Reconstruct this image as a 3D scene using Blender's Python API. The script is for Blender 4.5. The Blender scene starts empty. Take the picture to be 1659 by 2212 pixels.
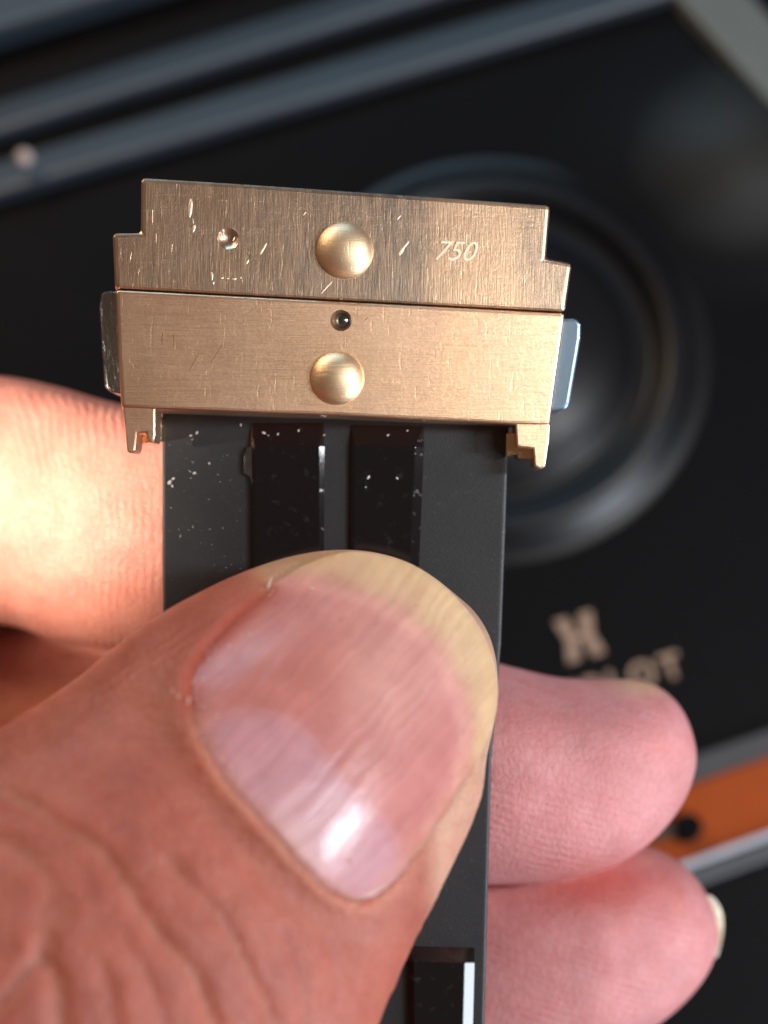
import bpy, bmesh, math, random
import numpy as np
from mathutils import Vector, Matrix
from mathutils.bvhtree import BVHTree

# ------------------------------------------------------------------ camera, world, lights
SC = bpy.context.scene
MM = 0.001                      # all modelling below is done in millimetres
CAM_Z = 110.0                   # camera height above the strap plane, mm
PX = 43.4 / 1659.0              # mm per tracing pixel in the strap plane (z = 0)

cam_d = bpy.data.cameras.new('camera')
cam = bpy.data.objects.new('camera', cam_d)
SC.collection.objects.link(cam)
cam.location = (0, 0, CAM_Z * MM)
cam_d.sensor_fit = 'HORIZONTAL'
cam_d.angle = 2 * math.atan(21.7 / CAM_Z)
cam_d.clip_start = 0.005
cam_d.clip_end = 20
cam_d.dof.use_dof = True
cam_d.dof.focus_distance = (CAM_Z - 5.0) * MM
cam_d.dof.aperture_fstop = cam_d.lens / 2.45
SC.camera = cam

W = bpy.data.worlds.new('World'); SC.world = W; W.use_nodes = True
bg_n = W.node_tree.nodes['Background']
bg_n.inputs[0].default_value = (1.0, 0.60, 0.42, 1)
bg_n.inputs[1].default_value = 0.12
SC.view_settings.view_transform = 'Standard'
SC.view_settings.look = 'None'
SC.view_settings.exposure = 0.0
SC.view_settings.gamma = 1.0

def aim(o, target):
    d = Vector(target) * MM - o.location
    o.rotation_euler = d.to_track_quat('-Z', 'Y').to_euler()

def area(name, loc, target, size, sy, energy, col):
    l = bpy.data.lights.new(name, 'AREA'); l.shape = 'RECTANGLE'
    l.size = size * MM; l.size_y = sy * MM; l.energy = energy; l.color = col
    o = bpy.data.objects.new(name, l); SC.collection.objects.link(o)
    o.location = Vector(loc) * MM; aim(o, target); return o

# window sky light from the right, warm sunlit room from the left, a patch of direct sun
area('window_light', (118, 16, 104), (6, -6, 0), 12, 40, 0.160, (0.92, 0.95, 1.0))
area('clasp_fill_light', (84, 24, 146), (6, 4, 0), 26, 34, 0.042, (1.0, 0.93, 0.80))  # added fill to brighten the clasp's right end, no known source
area('upper_window_light', (-60, 330, 60), (0, 0, -40), 260, 90, 0.42, (0.38, 0.72, 1.0))
area('low_window_light', (210, -130, 55), (0, -5, -20), 110, 110, 0.55, (0.82, 0.90, 1.0))
area('warm_room_light', (-140, 180, 60), (0, 0, 0), 60, 60, 0.24, (1.0, 0.70, 0.42))
sp = bpy.data.lights.new('sun_patch', 'SPOT')
sp.energy = 11; sp.color = (1.0, 0.86, 0.70); sp.spot_size = math.radians(6.0); sp.spot_blend = 1.0
sp.shadow_soft_size = 0.004
spo = bpy.data.objects.new('sun_patch', sp); SC.collection.objects.link(spo)
SUN_DIR = Vector((-0.74, -0.12, 0.62)).normalized()
spo.location = (Vector((-21, 3.0, -8)) + SUN_DIR * 260) * MM
aim(spo, (-21, 3.0, -8))

random.seed(7)
rng = np.random.default_rng(11)
COL = SC.collection

# ------------------------------------------------------------------ helpers
def D(x, y, z=0.0):
    k = PX * (CAM_Z - z) / CAM_Z
    return Vector(((x - 829.5) * k, (1106 - y) * k, z))

def to_px(co):                                   # co: (N,3) mm -> tracing coordinates
    k = PX * (CAM_Z - co[:, 2]) / CAM_Z
    return np.stack([co[:, 0] / k + 829.5, 1106 - co[:, 1] / k], 1)

def thing(name, loc, label, cat, group=None):
    o = bpy.data.objects.new(name, None); COL.objects.link(o)
    o.location = Vector(loc) * MM; o.empty_display_size = 0.005
    o['label'] = label; o['category'] = cat
    if group: o['group'] = group
    return o

def link_mesh(name, me, mat, root=None, smooth=False):
    o = bpy.data.objects.new(name, me); COL.objects.link(o)
    if mat: me.materials.append(mat)
    if root: o.parent = root
    if smooth:
        me.polygons.foreach_set('use_smooth', [True] * len(me.polygons))
    return o

def world_of(root):
    v = Vector((0, 0, 0))
    while root:
        v += root.location; root = root.parent
    return v / MM

def mk(name, verts, faces, mat, root=None, smooth=False):
    off = world_of(root)
    me = bpy.data.meshes.new(name)
    me.from_pydata([tuple((Vector(v) - off) * MM) for v in verts], [], faces)
    me.update()
    bm = bmesh.new(); bm.from_mesh(me); bmesh.ops.recalc_face_normals(bm, faces=bm.faces); bm.to_mesh(me); bm.free()
    return link_mesh(name, me, mat, root, smooth)

def evaluated(o):
    dg = bpy.context.evaluated_depsgraph_get()
    me = bpy.data.meshes.new_from_object(o.evaluated_get(dg))
    old = o.data; o.modifiers.clear(); o.data = me
    bpy.data.meshes.remove(old)
    return o

def smooth_by_angle(o, ang=35, big=0.25):
    me = o.data
    bm = bmesh.new(); bm.from_mesh(me)
    a = math.radians(ang)
    for f in bm.faces: f.smooth = f.calc_area() < big * MM * MM
    for e in bm.edges:
        e.smooth = not (len(e.link_faces) == 2 and e.calc_face_angle(0) > a)
    bm.to_mesh(me); bm.free()

def solid(name, top, depth, mat, root, bevel=0.15, seg=2, cutters=(), down=Vector((0, 0, -1)), open_=False):
    """a closed outline (list of mm points) with thickness; the top edge gets a chamfer"""
    off = world_of(root)
    bm = bmesh.new()
    vt = [bm.verts.new((Vector(p) - off) * MM) for p in top]
    vb = [bm.verts.new((Vector(p) - off + down * depth) * MM) for p in top]
    n = len(top)
    bm.faces.new(vt); bm.faces.new(vb[::-1])
    for i in range(n):
        bm.faces.new((vt[i], vb[i], vb[(i + 1) % n], vt[(i + 1) % n]))
    bmesh.ops.recalc_face_normals(bm, faces=bm.faces)
    if bevel > 0:
        es = [e for e in bm.edges if (e.verts[0] in vt and e.verts[1] in vt) or
              (e.verts[0] in vt) != (e.verts[1] in vt)]
        bmesh.ops.bevel(bm, geom=es, offset=bevel * MM, segments=seg, profile=0.6, affect='EDGES', clamp_overlap=True)
    me = bpy.data.meshes.new(name); bm.to_mesh(me); bm.free()
    o = link_mesh(name, me, mat, root)
    if cutters:
        bpy.context.view_layer.update()
        for c in cutters:
            m = o.modifiers.new('cut', 'BOOLEAN'); m.object = c; m.operation = 'DIFFERENCE'; m.solver = 'EXACT'
        evaluated(o)
    smooth_by_angle(o, 30)
    for f in o.data.polygons:
        if abs(f.normal.dot(down)) > 0.99995: f.use_smooth = False
    return o

def catmull(P, n):
    P = np.array(P, float); m = len(P)
    out = []
    for t in np.linspace(0, m - 1, n):
        i = min(int(t), m - 2); f = t - i
        p0 = P[max(i - 1, 0)]; p1 = P[i]; p2 = P[i + 1]; p3 = P[min(i + 2, m - 1)]
        out.append(0.5 * ((2 * p1) + (-p0 + p2) * f + (2 * p0 - 5 * p1 + 4 * p2 - p3) * f * f + (-p0 + 3 * p1 - 3 * p2 + p3) * f ** 3))
    return np.array(out)

def seg_dist(pts, line):
    """distance of each 2-D point to a polyline, plus the signed side and the parameter along it"""
    pts = np.asarray(pts); line = np.asarray(line, float)
    best = np.full(len(pts), 1e9); side = np.zeros(len(pts)); par = np.zeros(len(pts))
    for i in range(len(line) - 1):
        a = line[i]; b = line[i + 1]; ab = b - a
        t = np.clip(((pts - a) @ ab) / (ab @ ab), 0, 1)
        q = a + t[:, None] * ab
        d = np.hypot(*(pts - q).T)
        m = d < best
        best[m] = d[m]
        s = ab[0] * (pts[:, 1] - a[1]) - ab[1] * (pts[:, 0] - a[0])
        side[m] = np.sign(s[m]); par[m] = (i + t[m]) / (len(line) - 1)
    return best, side, par

def inside(pts, poly):
    poly = np.asarray(poly); x, y = pts[:, 0], pts[:, 1]
    r = np.zeros(len(pts), bool); n = len(poly); j = n - 1
    for i in range(n):
        xi, yi = poly[i]; xj, yj = poly[j]
        c = ((yi > y) != (yj > y)) & (x < (xj - xi) * (y - yi) / (yj - yi + 1e-12) + xi)
        r ^= c; j = i
    return r

def vnoise(p, seed=0):
    """value noise on (N,2) points"""
    r = np.random.default_rng(seed).random((256, 256))
    i = np.floor(p).astype(int); f = p - i; f = f * f * (3 - 2 * f)
    g = lambda a, b: r[(i[:, 0] + a) % 256, (i[:, 1] + b) % 256]
    return (g(0, 0) * (1 - f[:, 0]) + g(1, 0) * f[:, 0]) * (1 - f[:, 1]) + (g(0, 1) * (1 - f[:, 0]) + g(1, 1) * f[:, 0]) * f[:, 1]

def fbm(p, seed=0, o=4):
    s = 0; a = 0.5
    for k in range(o):
        s = s + a * vnoise(p * 2 ** k + 17 * k, seed + k); a *= 0.5
    return s / (1 - 0.5 ** o)

def sstep(a, b, x):
    t = np.clip((x - a) / (b - a), 0, 1); return t * t * (3 - 2 * t)

# ------------------------------------------------------------------ materials
class Mat:
    def __init__(s, name):
        s.m = bpy.data.materials.new(name); s.m.use_nodes = True
        s.t = s.m.node_tree; s.N = s.t.nodes; s.L = s.t.links
        s.b = s.N['Principled BSDF']
        tc = s.N.new('ShaderNodeTexCoord'); mp = s.N.new('ShaderNodeVectorMath'); mp.operation = 'SCALE'
        mp.inputs['Scale'].default_value = 1000.0
        s.L.new(tc.outputs['Object'], mp.inputs[0]); s.mm = mp.outputs[0]
    def stretch(s, v, rot=0.0):
        m = s.N.new('ShaderNodeMapping'); m.inputs['Scale'].default_value = v
        m.inputs['Rotation'].default_value = (0, 0, rot)
        s.L.new(s.mm, m.inputs[0]); return m.outputs[0]
    def noise(s, scale, detail=4, vec=None, rough=0.55, dist=0):
        n = s.N.new('ShaderNodeTexNoise'); n.inputs['Scale'].default_value = scale
        n.inputs['Detail'].default_value = detail; n.inputs['Roughness'].default_value = rough
        n.inputs['Distortion'].default_value = dist
        s.L.new(vec if vec is not None else s.mm, n.inputs['Vector']); return n.outputs['Fac']
    def ramp(s, fac, stops):
        r = s.N.new('ShaderNodeValToRGB'); e = r.color_ramp.elements
        while len(e) < len(stops): e.new(0.5)
        for k, (p, c) in enumerate(stops):
            e[k].position = p
            e[k].color = (c, c, c, 1) if isinstance(c, (int, float)) else (*c, 1)
        s.L.new(fac, r.inputs[0]); return r.outputs[0]
    def mathn(s, op, a, b=None, c=None):
        n = s.N.new('ShaderNodeMath'); n.operation = op
        for i, v in enumerate((a, b, c)):
            if v is None: continue
            if isinstance(v, (int, float)): n.inputs[i].default_value = v
            else: s.L.new(v, n.inputs[i])
        return n.outputs[0]
    def mix(s, fac, a, b, mode='MIX'):
        n = s.N.new('ShaderNodeMix'); n.data_type = 'RGBA'; n.blend_type = mode
        for i, v in ((0, fac), (6, a), (7, b)):
            if isinstance(v, (int, float)): n.inputs[i].default_value = v
            elif isinstance(v, tuple): n.inputs[i].default_value = (*v, 1)
            else: s.L.new(v, n.inputs[i])
        return n.outputs[2]
    def bump(s, h, dist_mm, strength=1.0, prev=None):
        n = s.N.new('ShaderNodeBump'); n.inputs['Distance'].default_value = dist_mm * MM
        n.inputs['Strength'].default_value = strength
        s.L.new(h, n.inputs['Height'])
        if prev is not None: s.L.new(prev, n.inputs['Normal'])
        s.L.new(n.outputs[0], s.b.inputs['Normal']); return n.outputs[0]
    def set(s, **k):
        for a, v in k.items():
            i = s.b.inputs[a.replace('_', ' ')]
            if hasattr(v, 'links') or hasattr(v, 'is_linked'): s.L.new(v, i)
            elif isinstance(v, tuple) and len(v) == 3 and i.type == 'RGBA': i.default_value = (*v, 1)
            else: i.default_value = v
        return s

def gold(name, brush_h, rough, col=(0.86, 0.56, 0.38), scr=1.0, smoke=0.0):
    m = Mat(name)
    v1 = m.stretch((0.22, 11, 1) if brush_h else (8, 0.5, 1), 0 if brush_h else -0.12)
    a = m.noise(1.6, 4, v1)
    big = m.noise(0.20, 4, None, 0.6, 0.6)
    # tangled hairlines: thin level sets of stretched noise in several directions
    hair = None
    for k, (an, st, sc) in enumerate(((-38, 0.16, 1.0), (-62, 0.22, 0.8), (12, 0.12, 0.9), (84, 0.25, 1.2), (-50, 0.06, 0.5))):
        v = m.stretch((st, 2.6, 1), math.radians(an))
        n = m.noise(sc, 2, v, 0.5, 0.1)
        l = m.mathn('SUBTRACT', 1.0, m.mathn('MULTIPLY', m.mathn('ABSOLUTE', m.mathn('SUBTRACT', n, 0.5 + 0.04 * (k - 2))), 90.0))
        l = m.mathn('MULTIPLY', m.mathn('MAXIMUM', l, 0.0), m.ramp(m.noise(0.5 + 0.1 * k, 2), [(0.45, 0.0), (0.62, 1.0)]))
        hair = l if hair is None else m.mathn('ADD', hair, l)
    v2 = m.stretch((6, 0.7, 1), math.radians(-20))
    nick = m.ramp(m.noise(0.9, 3, v2), [(0.0, 0), (0.62, 0), (0.72, 1)])
    h = m.mathn('SUBTRACT', a, m.mathn('MULTIPLY', hair, 0.45 * scr))
    h = m.mathn('SUBTRACT', h, m.mathn('MULTIPLY', nick, 0.8 * scr))
    h = m.mathn('ADD', h, m.mathn('MULTIPLY', m.noise(5, 4), 0.45))
    h2 = m.noise(0.35, 3)
    n1 = m.bump(h2, 0.05, 0.35)
    m.bump(h, 0.012, 0.85, n1)
    c = m.mix(m.ramp(big, [(0.35, 0), (0.7, 1)]), col, (col[0] * .92, col[1] * .93, col[2] * .96))
    if smoke:
        # greyer base colour in patches across the plate, with vertical streaks
        sx = m.N.new('ShaderNodeSeparateXYZ'); m.L.new(m.mm, sx.inputs[0])
        w = m.mathn('ADD', sx.outputs[0], m.mathn('MULTIPLY', m.noise(0.55, 4), 3.0))
        patch = m.ramp(m.mathn('MULTIPLY', m.mathn('ADD', w, 6.0), 1 / 26.0), [(0.0, 0.55), (0.20, 0.8), (0.44, 1.0), (0.50, 0.25), (0.64, 0.15), (0.70, 0.8), (0.80, 0.9), (0.86, 0.0)])
        st = m.ramp(m.noise(1.1, 5, m.stretch((2.2, 0.35, 1), -0.1), 0.65), [(0.32, 0.45), (0.62, 1.0)])
        c = m.mix(m.mathn('MULTIPLY', m.mathn('MULTIPLY', patch, st), smoke), c, (0.30, 0.26, 0.23))
    m.set(Metallic=1.0, Base_Color=c, Roughness=m.mathn('ADD', m.mathn('ADD', m.mathn('MULTIPLY', a, 0.14), m.mathn('MULTIPLY', big, 0.12)), rough - 0.05))
    return m.m

M_gold_u = gold('rose_gold_satin_vertical', False, 0.27, (0.94, 0.67, 0.46), 0.5, 0.9)
M_gold_l = gold('rose_gold_brushed', True, 0.27, (0.95, 0.65, 0.44), 0.3)
M_gold_d = gold('yellow_gold_dome', True, 0.40, (0.93, 0.70, 0.45), 0.7)
M_gold_p = gold('gold_polished', True, 0.12, (0.92, 0.68, 0.42), 0.3)

M_gold_f = gold('gold_frosted', True, 0.42, (1.0, 0.82, 0.64), 0.0)
m = Mat('polished_steel')
m.set(Metallic=1.0, Base_Color=(0.30, 0.36, 0.42), Roughness=m.ramp(m.noise(2.5, 4), [(0.3, 0.08), (0.7, 0.28)]))
m.bump(m.noise(1.8, 3, m.stretch((3, 0.4, 1), 0.5)), 0.02, 0.6); M_steel = m.m
m = Mat('dark_gunmetal'); m.set(Metallic=1.0, Base_Color=(0.34, 0.36, 0.36), Roughness=m.mathn('ADD', m.mathn('MULTIPLY', m.noise(3, 4, m.stretch((4, 0.6, 1), 0.4)), 0.14), 0.18)); m.bump(m.noise(1.3, 4, m.stretch((2.5, 0.6, 1), 0.5)), 0.08, 0.9); M_gun = m.m
m = Mat('sky_tinted_steel'); m.set(Metallic=1.0, Base_Color=(0.36, 0.52, 0.70), Roughness=m.mathn('ADD', m.mathn('MULTIPLY', m.noise(3, 4, m.stretch((6, 0.4, 1), -0.1)), 0.12), 0.30)); M_blue = m.m  # blue base colour stands for the sky reflected in the button

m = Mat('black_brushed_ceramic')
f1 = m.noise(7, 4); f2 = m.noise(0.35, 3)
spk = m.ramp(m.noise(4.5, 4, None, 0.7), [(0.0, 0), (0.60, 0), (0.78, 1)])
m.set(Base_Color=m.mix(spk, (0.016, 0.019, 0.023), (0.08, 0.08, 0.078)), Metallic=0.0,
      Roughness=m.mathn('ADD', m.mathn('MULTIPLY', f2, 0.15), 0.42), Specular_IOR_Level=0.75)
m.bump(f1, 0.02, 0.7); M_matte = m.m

m = Mat('black_polished_ceramic')
dst = m.ramp(m.noise(1.9, 4), [(0.0, 0), (0.60, 0), (0.72, 1)])
m.set(Base_Color=m.mix(dst, (0.006, 0.006, 0.008), (0.020, 0.021, 0.024)), Roughness=m.mathn('ADD', m.mathn('MULTIPLY', dst, 0.12), 0.05),
      Specular_IOR_Level=0.8)
m.bump(m.noise(0.5, 2), 0.008, 0.25); M_polish = m.m

m = Mat('dust')
m.set(Base_Color=(0.75, 0.73, 0.68), Roughness=0.8); M_dust = m.m

# skin: colour comes from the 'tone' attribute, ridges and pores from bump
def skin_mat():
    m = Mat('skin')
    at = m.N.new('ShaderNodeAttribute'); at.attribute_name = 'tone'
    ar = m.N.new('ShaderNodeAttribute'); ar.attribute_name = 'ridge'      # r: ridge strength, gb: ridge phase
    mot = m.noise(0.55, 4)
    col = m.mix(m.ramp(mot, [(0.3, 0.0), (0.75, 0.35)]), at.outputs['Color'], (0.70, 0.28, 0.22), 'MULTIPLY')
    fine = m.noise(2.2, 3); fc = m.ramp(fine, [(0.35, (0.93, 0.91, 0.90)), (0.7, (1.0, 1.0, 1.0))])
    col = m.mix(0.6, col, fc, 'MULTIPLY')
    vorc = m.N.new('ShaderNodeTexVoronoi'); vorc.feature = 'DISTANCE_TO_EDGE'; vorc.inputs['Scale'].default_value = 1.0
    m.L.new(m.stretch((2.6, 1.1, 1.5), math.radians(-48)), vorc.inputs['Vector'])
    col = m.mix(0.5, col, m.ramp(vorc.outputs['Distance'], [(0.0, (0.84, 0.76, 0.74)), (0.14, (1.0, 1.0, 1.0))]), 'MULTIPLY')
    sep = m.N.new('ShaderNodeSeparateColor'); m.L.new(ar.outputs['Color'], sep.inputs[0])
    wob = m.mathn('MULTIPLY', m.noise(0.40, 3), 8.0)
    ph = m.mathn('ADD', m.mathn('MULTIPLY', sep.outputs[1], 1.0), wob)
    w = m.mathn('SINE', ph)
    w = m.mathn('MULTIPLY', w, m.mathn('MULTIPLY', sep.outputs[0], m.ramp(m.noise(0.28, 2), [(0.42, 0.0), (0.66, 0.42)])))
    vor = m.N.new('ShaderNodeTexVoronoi'); vor.inputs['Scale'].default_value = 1.0
    vor.feature = 'DISTANCE_TO_EDGE'; m.L.new(m.stretch((2.6, 1.1, 1.5), math.radians(-48)), vor.inputs['Vector'])
    vor2 = m.N.new('ShaderNodeTexVoronoi'); vor2.feature = 'DISTANCE_TO_EDGE'; vor2.inputs['Scale'].default_value = 1.0
    m.L.new(m.stretch((1.2, 3.2, 2), math.radians(-75)), vor2.inputs['Vector'])
    cell = m.ramp(vor.outputs['Distance'], [(0.0, 0.0), (0.16, 1.0)])
    h = m.mathn('ADD', w, m.mathn('MULTIPLY', cell, 0.30))
    h = m.mathn('ADD', h, m.mathn('MULTIPLY', m.ramp(vor2.outputs['Distance'], [(0.0, 0.0), (0.14, 1.0)]), 0.30))
    h = m.mathn('ADD', h, m.mathn('MULTIPLY', m.noise(5.5, 4), 0.9))
    m.bump(h, 0.060, 0.85)
    m.set(Base_Color=col, Roughness=m.mathn('ADD', m.mathn('MULTIPLY', fine, 0.18), 0.40), Subsurface_Weight=0.5,
          Specular_IOR_Level=0.45)
    m.b.inputs['Subsurface Radius'].default_value = (1.0, 0.36, 0.22)
    m.b.inputs['Subsurface Scale'].default_value = 1.3 * MM
    m.b.subsurface_method = 'RANDOM_WALK'
    return m.m
M_skin = skin_mat()

def nail_mat():
    m = Mat('nail')
    at = m.N.new('ShaderNodeAttribute'); at.attribute_name = 'tone'
    ar = m.N.new('ShaderNodeAttribute'); ar.attribute_name = 'ridge'
    sep = m.N.new('ShaderNodeSeparateColor'); m.L.new(ar.outputs['Color'], sep.inputs[0])
    cmb = m.N.new('ShaderNodeCombineXYZ'); m.L.new(m.mathn('ADD', sep.outputs[0], m.mathn('MULTIPLY', m.noise(0.25, 3), 1.6)), cmb.inputs[0]); m.L.new(sep.outputs[1], cmb.inputs[1])
    n1 = m.N.new('ShaderNodeTexNoise'); n1.inputs['Scale'].default_value = 1.0; n1.inputs['Detail'].default_value = 3
    mp = m.N.new('ShaderNodeMapping'); mp.inputs['Scale'].default_value = (2.6, 0.10, 1)
    m.L.new(cmb.outputs[0], mp.inputs[0]); m.L.new(mp.outputs[0], n1.inputs['Vector'])
    streak = m.ramp(n1.outputs['Fac'], [(0.38, (0.89, 0.85, 0.85)), (0.62, (1.06, 1.08, 1.08))])
    blot = m.ramp(m.noise(0.5, 4), [(0.3, (0.88, 0.84, 0.84)), (0.7, (1.08, 1.10, 1.10))])
    col = m.mix(0.55, m.mix(0.8, at.outputs['Color'], blot, 'MULTIPLY'), streak, 'MULTIPLY')
    h = m.mathn('ADD', m.mathn('MULTIPLY', n1.outputs['Fac'], 1.0), m.mathn('MULTIPLY', m.noise(2.6, 4), 0.22))
    m.bump(h, 0.060, 0.75)
    m.set(Base_Color=col, Roughness=m.mathn('ADD', m.mathn('MULTIPLY', m.noise(1.4, 4), 0.22), 0.20), Subsurface_Weight=0.6,
          Specular_IOR_Level=0.42, Coat_Weight=0.12, Coat_Roughness=0.14)
    m.b.inputs['Subsurface Radius'].default_value = (1.0, 0.45, 0.35)
    m.b.inputs['Subsurface Scale'].default_value = 1.2 * MM
    return m.m
M_nail = nail_mat()

def plastic(name, col, rough, spec=0.5, grain=0.25):
    m = Mat(name)
    m.set(Base_Color=m.mix(m.noise(0.15, 3), col, tuple(c * 0.7 for c in col)),
          Roughness=m.mathn('ADD', m.mathn('MULTIPLY', m.noise(0.12, 3), 0.12), rough), Specular_IOR_Level=spec)
    m.bump(m.noise(2.5, 3), 0.03, grain); return m.m

# ------------------------------------------------------------------ background: black case lid
TILT = math.radians(15)
BZ = -66.0
pn = Vector((0, math.sin(TILT), math.cos(TILT)))
P0 = Vector((0, 0, BZ))
def bg(x, y, h=0.0):
    """point of the case plane (raised by h) that is seen at tracing coordinates x, y"""
    d = (D(x, y, 0) - Vector((0, 0, CAM_Z)))
    q = P0 + pn * h - Vector((0, 0, CAM_Z))
    return Vector((0, 0, CAM_Z)) + d * (q.dot(pn) / d.dot(pn))
ang = math.radians(17.2)
ex = Vector((math.cos(ang), math.sin(ang), 0)); ex = (ex - pn * ex.dot(pn)).normalized()
ey = pn.cross(ex).normalized()

M_lid = plastic('black_moulded_plastic', (0.005, 0.005, 0.006), 0.5, 0.08)
M_rim = plastic('black_plastic_sky_tint', (0.018, 0.028, 0.042), 0.40, 0.9)  # blue of the sky highlight on the bars put into the base colour
M_edge = plastic('grey_soft_plastic', (0.16, 0.18, 0.17), 0.5)
M_orange = plastic('orange_lacquer', (0.40, 0.075, 0.014), 0.6, 0.12)
M_silver = plastic('satin_silver', (0.55, 0.58, 0.66), 0.35, 0.6)
M_print = plastic('pale_gold_print', (0.42, 0.28, 0.20), 0.6, 0.3)
M_brown = plastic('brown_rubber', (0.02, 0.013, 0.010), 0.4)

lid = thing('case', bg(829, 1106), 'black moulded case lid with a round ridged recess and pale gold lettering behind the hand', 'case')
c0 = world_of(lid)
def lp(u, v, h): return c0 + ex * u + ey * v + pn * h
# flat base of the lid
solid('lid_panel', [lp(-110, -58, 0), lp(95, -58, 0), lp(95, 66, 0), lp(-110, 66, 0)], 6, M_lid, lid, 1.0, 3, down=-pn)
# round recess: a lathe about the panel normal
rc = bg(1062, 768, 0)
prof = [(0.0, 3.3), (4, 3.15), (7.5, 2.7), (10.5, 1.75), (12.2, 0.9), (13.0, 0.4), (13.6, 0.10), (14.6, 0.06), (15.2, 0.25), (15.7, 0.9), (16.3, 1.6),
        (17.0, 1.9), (17.8, 1.65), (18.6, 1.05), (19.3, 0.45), (19.9, 0.15), (20.6, 0.02)]
pr = catmull(prof, 90); na = 160
vs = []; fs = []
for (r, h) in pr:
    r = max(r, 0.02)
    for k in range(na):
        a = 2 * math.pi * k / na
        vs.append(rc + ex * r * 0.98 * math.cos(a) + ey * r * 0.96 * math.sin(a) + pn * (h + 0.004))
for i in range(len(pr) - 1):
    for k in range(na):
        fs.append((i * na + k, i * na + (k + 1) % na, (i + 1) * na + (k + 1) % na, (i + 1) * na + k))
M_ring = plastic('black_gloss_plastic', (0.006, 0.007, 0.009), 0.32, 0.38, 0.1)
mk('recess_ring', vs, fs, M_ring, lid, True)

def band(name, a, b, profile, mat, root):
    """a long moulded bar from a to b (tracing coordinates); profile = (offset towards the upper side, height)"""
    A = bg(*a); B = bg(*b); t = (B - A).normalized(); u = pn.cross(t).normalized()
    vs = []; n = len(profile)
    for P in (A, B):
        for (o, h) in profile: vs.append(P + u * o + pn * h)
    fs = [(i, (i + 1) % n, n + (i + 1) % n, n + i) for i in range(n)] + [tuple(range(n)), tuple(range(2 * n - 1, n - 1, -1))]
    o = mk(name, vs, fs, mat, root); smooth_by_angle(o, 25); return o
def step(w, h): return [(0, 0.01), (0.25, h * 0.9), (0.6, h), (1.0, h * 0.97), (w - 0.6, 0.35), (w, 0.01)]
band('rim_bar', (-700, 650), (1760, -85), step(4.3, 1.6), M_rim, lid)
band('rim_bar', (-700, 530), (1500, -165), step(4.1, 1.6), M_rim, lid)
band('rim_bar', (-700, 320), (900, -170), step(9.0, 3.2), M_rim, lid)
band('side_bar', (1380, -70), (2000, 640), step(6.8, 1.8), M_edge, lid)
# soft swelling in the upper right corner, its grey sheen painted into the colour
gv = []; gf = []; G = 40; sc_ = bg(1600, 340)
for i in range(G + 1):
    for j in range(G + 1):
        u = (i / G - .5) * 40; v = (j / G - .5) * 36
        r2 = (u / 10.0) ** 2 + (v / 7.5) ** 2
        gv.append(sc_ + ex * u + ey * v + pn * (2.6 * (math.exp(-r2) - 0.01) - 0.03))
for i in range(G):
    for j in range(G):
        a = i * (G + 1) + j; gf.append((a, a + 1, a + G + 2, a + G + 1))
m = Mat('sheen_black_plastic')
dd_ = m.N.new('ShaderNodeVectorMath'); dd_.operation = 'DISTANCE'; m.L.new(m.mm, dd_.inputs[0]); dd_.inputs[1].default_value = tuple(sc_ - c0)
sheen = m.ramp(m.mathn('MULTIPLY', m.mathn('ADD', dd_.outputs['Value'], m.mathn('MULTIPLY', m.noise(0.12, 3), 3.0)), 1 / 20.0), [(0.15, 1.0), (0.62, 0.0)])
m.set(Base_Color=m.mix(sheen, (0.005, 0.005, 0.006), (0.022, 0.022, 0.020)), Roughness=0.5, Specular_IOR_Level=m.mathn('ADD', m.mathn('MULTIPLY', sheen, 0.30), 0.08))
mk('corner_swelling', gv, gf, m.m, lid, True)

def text_mesh(name, s, size, centre, X, Y, Z, mat, root, thick=0.12, off=0.0, space=1.0):
    c = bpy.data.curves.new(name, 'FONT'); c.body = s; c.size = size; c.align_x = 'CENTER'; c.align_y = 'CENTER'
    c.extrude = thick / 2; c.offset = off; c.space_character = space; c.resolution_u = 4
    o = bpy.data.objects.new(name, c); COL.objects.link(o)
    bpy.context.view_layer.update()
    me = bpy.data.meshes.new_from_object(o.evaluated_get(bpy.context.evaluated_depsgraph_get()))
    bpy.data.objects.remove(o)
    w = world_of(root)
    for v in me.vertices:
        p = Vector(centre) + X * v.co.x + Y * v.co.y + Z * v.co.z
        v.co = (p - w) * MM
    r = link_mesh(name, me, mat, root); return r
text_mesh('lettering', 'HUBLOT', 3.0, bg(1306, 1484), ex, ey, pn, M_print, lid, 0.16, 0.10, 1.32)
# emblem: two flared uprights joined by a cross bar
ec = bg(1252, 1376)
def emb(name, pts):
    solid(name, [ec + ex * a + ey * b + pn * 0.10 for a, b in pts], 0.1, M_print, em, 0, down=-pn)
em = bpy.data.objects.new('emblem', None); COL.objects.link(em); em.parent = lid; em.location = (ec - c0) * MM
for s in (-1, 1):
    emb('upright', [(s * 1.75, 2.0), (s * 0.55, 2.0), (s * 0.42, 1.2), (s * 0.32, 0), (s * 0.42, -1.2), (s * 0.55, -2.0), (s * 1.75, -2.0), (s * 1.55, -1.0), (s * 1.25, 0), (s * 1.55, 1.0)])
emb('cross_bar', [(-0.34, 0.3), (0.34, 0.3), (0.34, -0.3), (-0.34, -0.3)])
# pale stud, seen as a soft disc
pc = bg(52, 340, 3.4)
bmx = bmesh.new(); bmesh.ops.create_uvsphere(bmx, u_segments=16, v_segments=10, radius=0.75 * MM)
me = bpy.data.meshes.new('stud'); bmx.to_mesh(me); bmx.free()
st = link_mesh('stud', me, plastic('pale_stud', (0.7, 0.55, 0.5), 0.3), lid, True); st.location = (pc - c0) * MM

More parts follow.
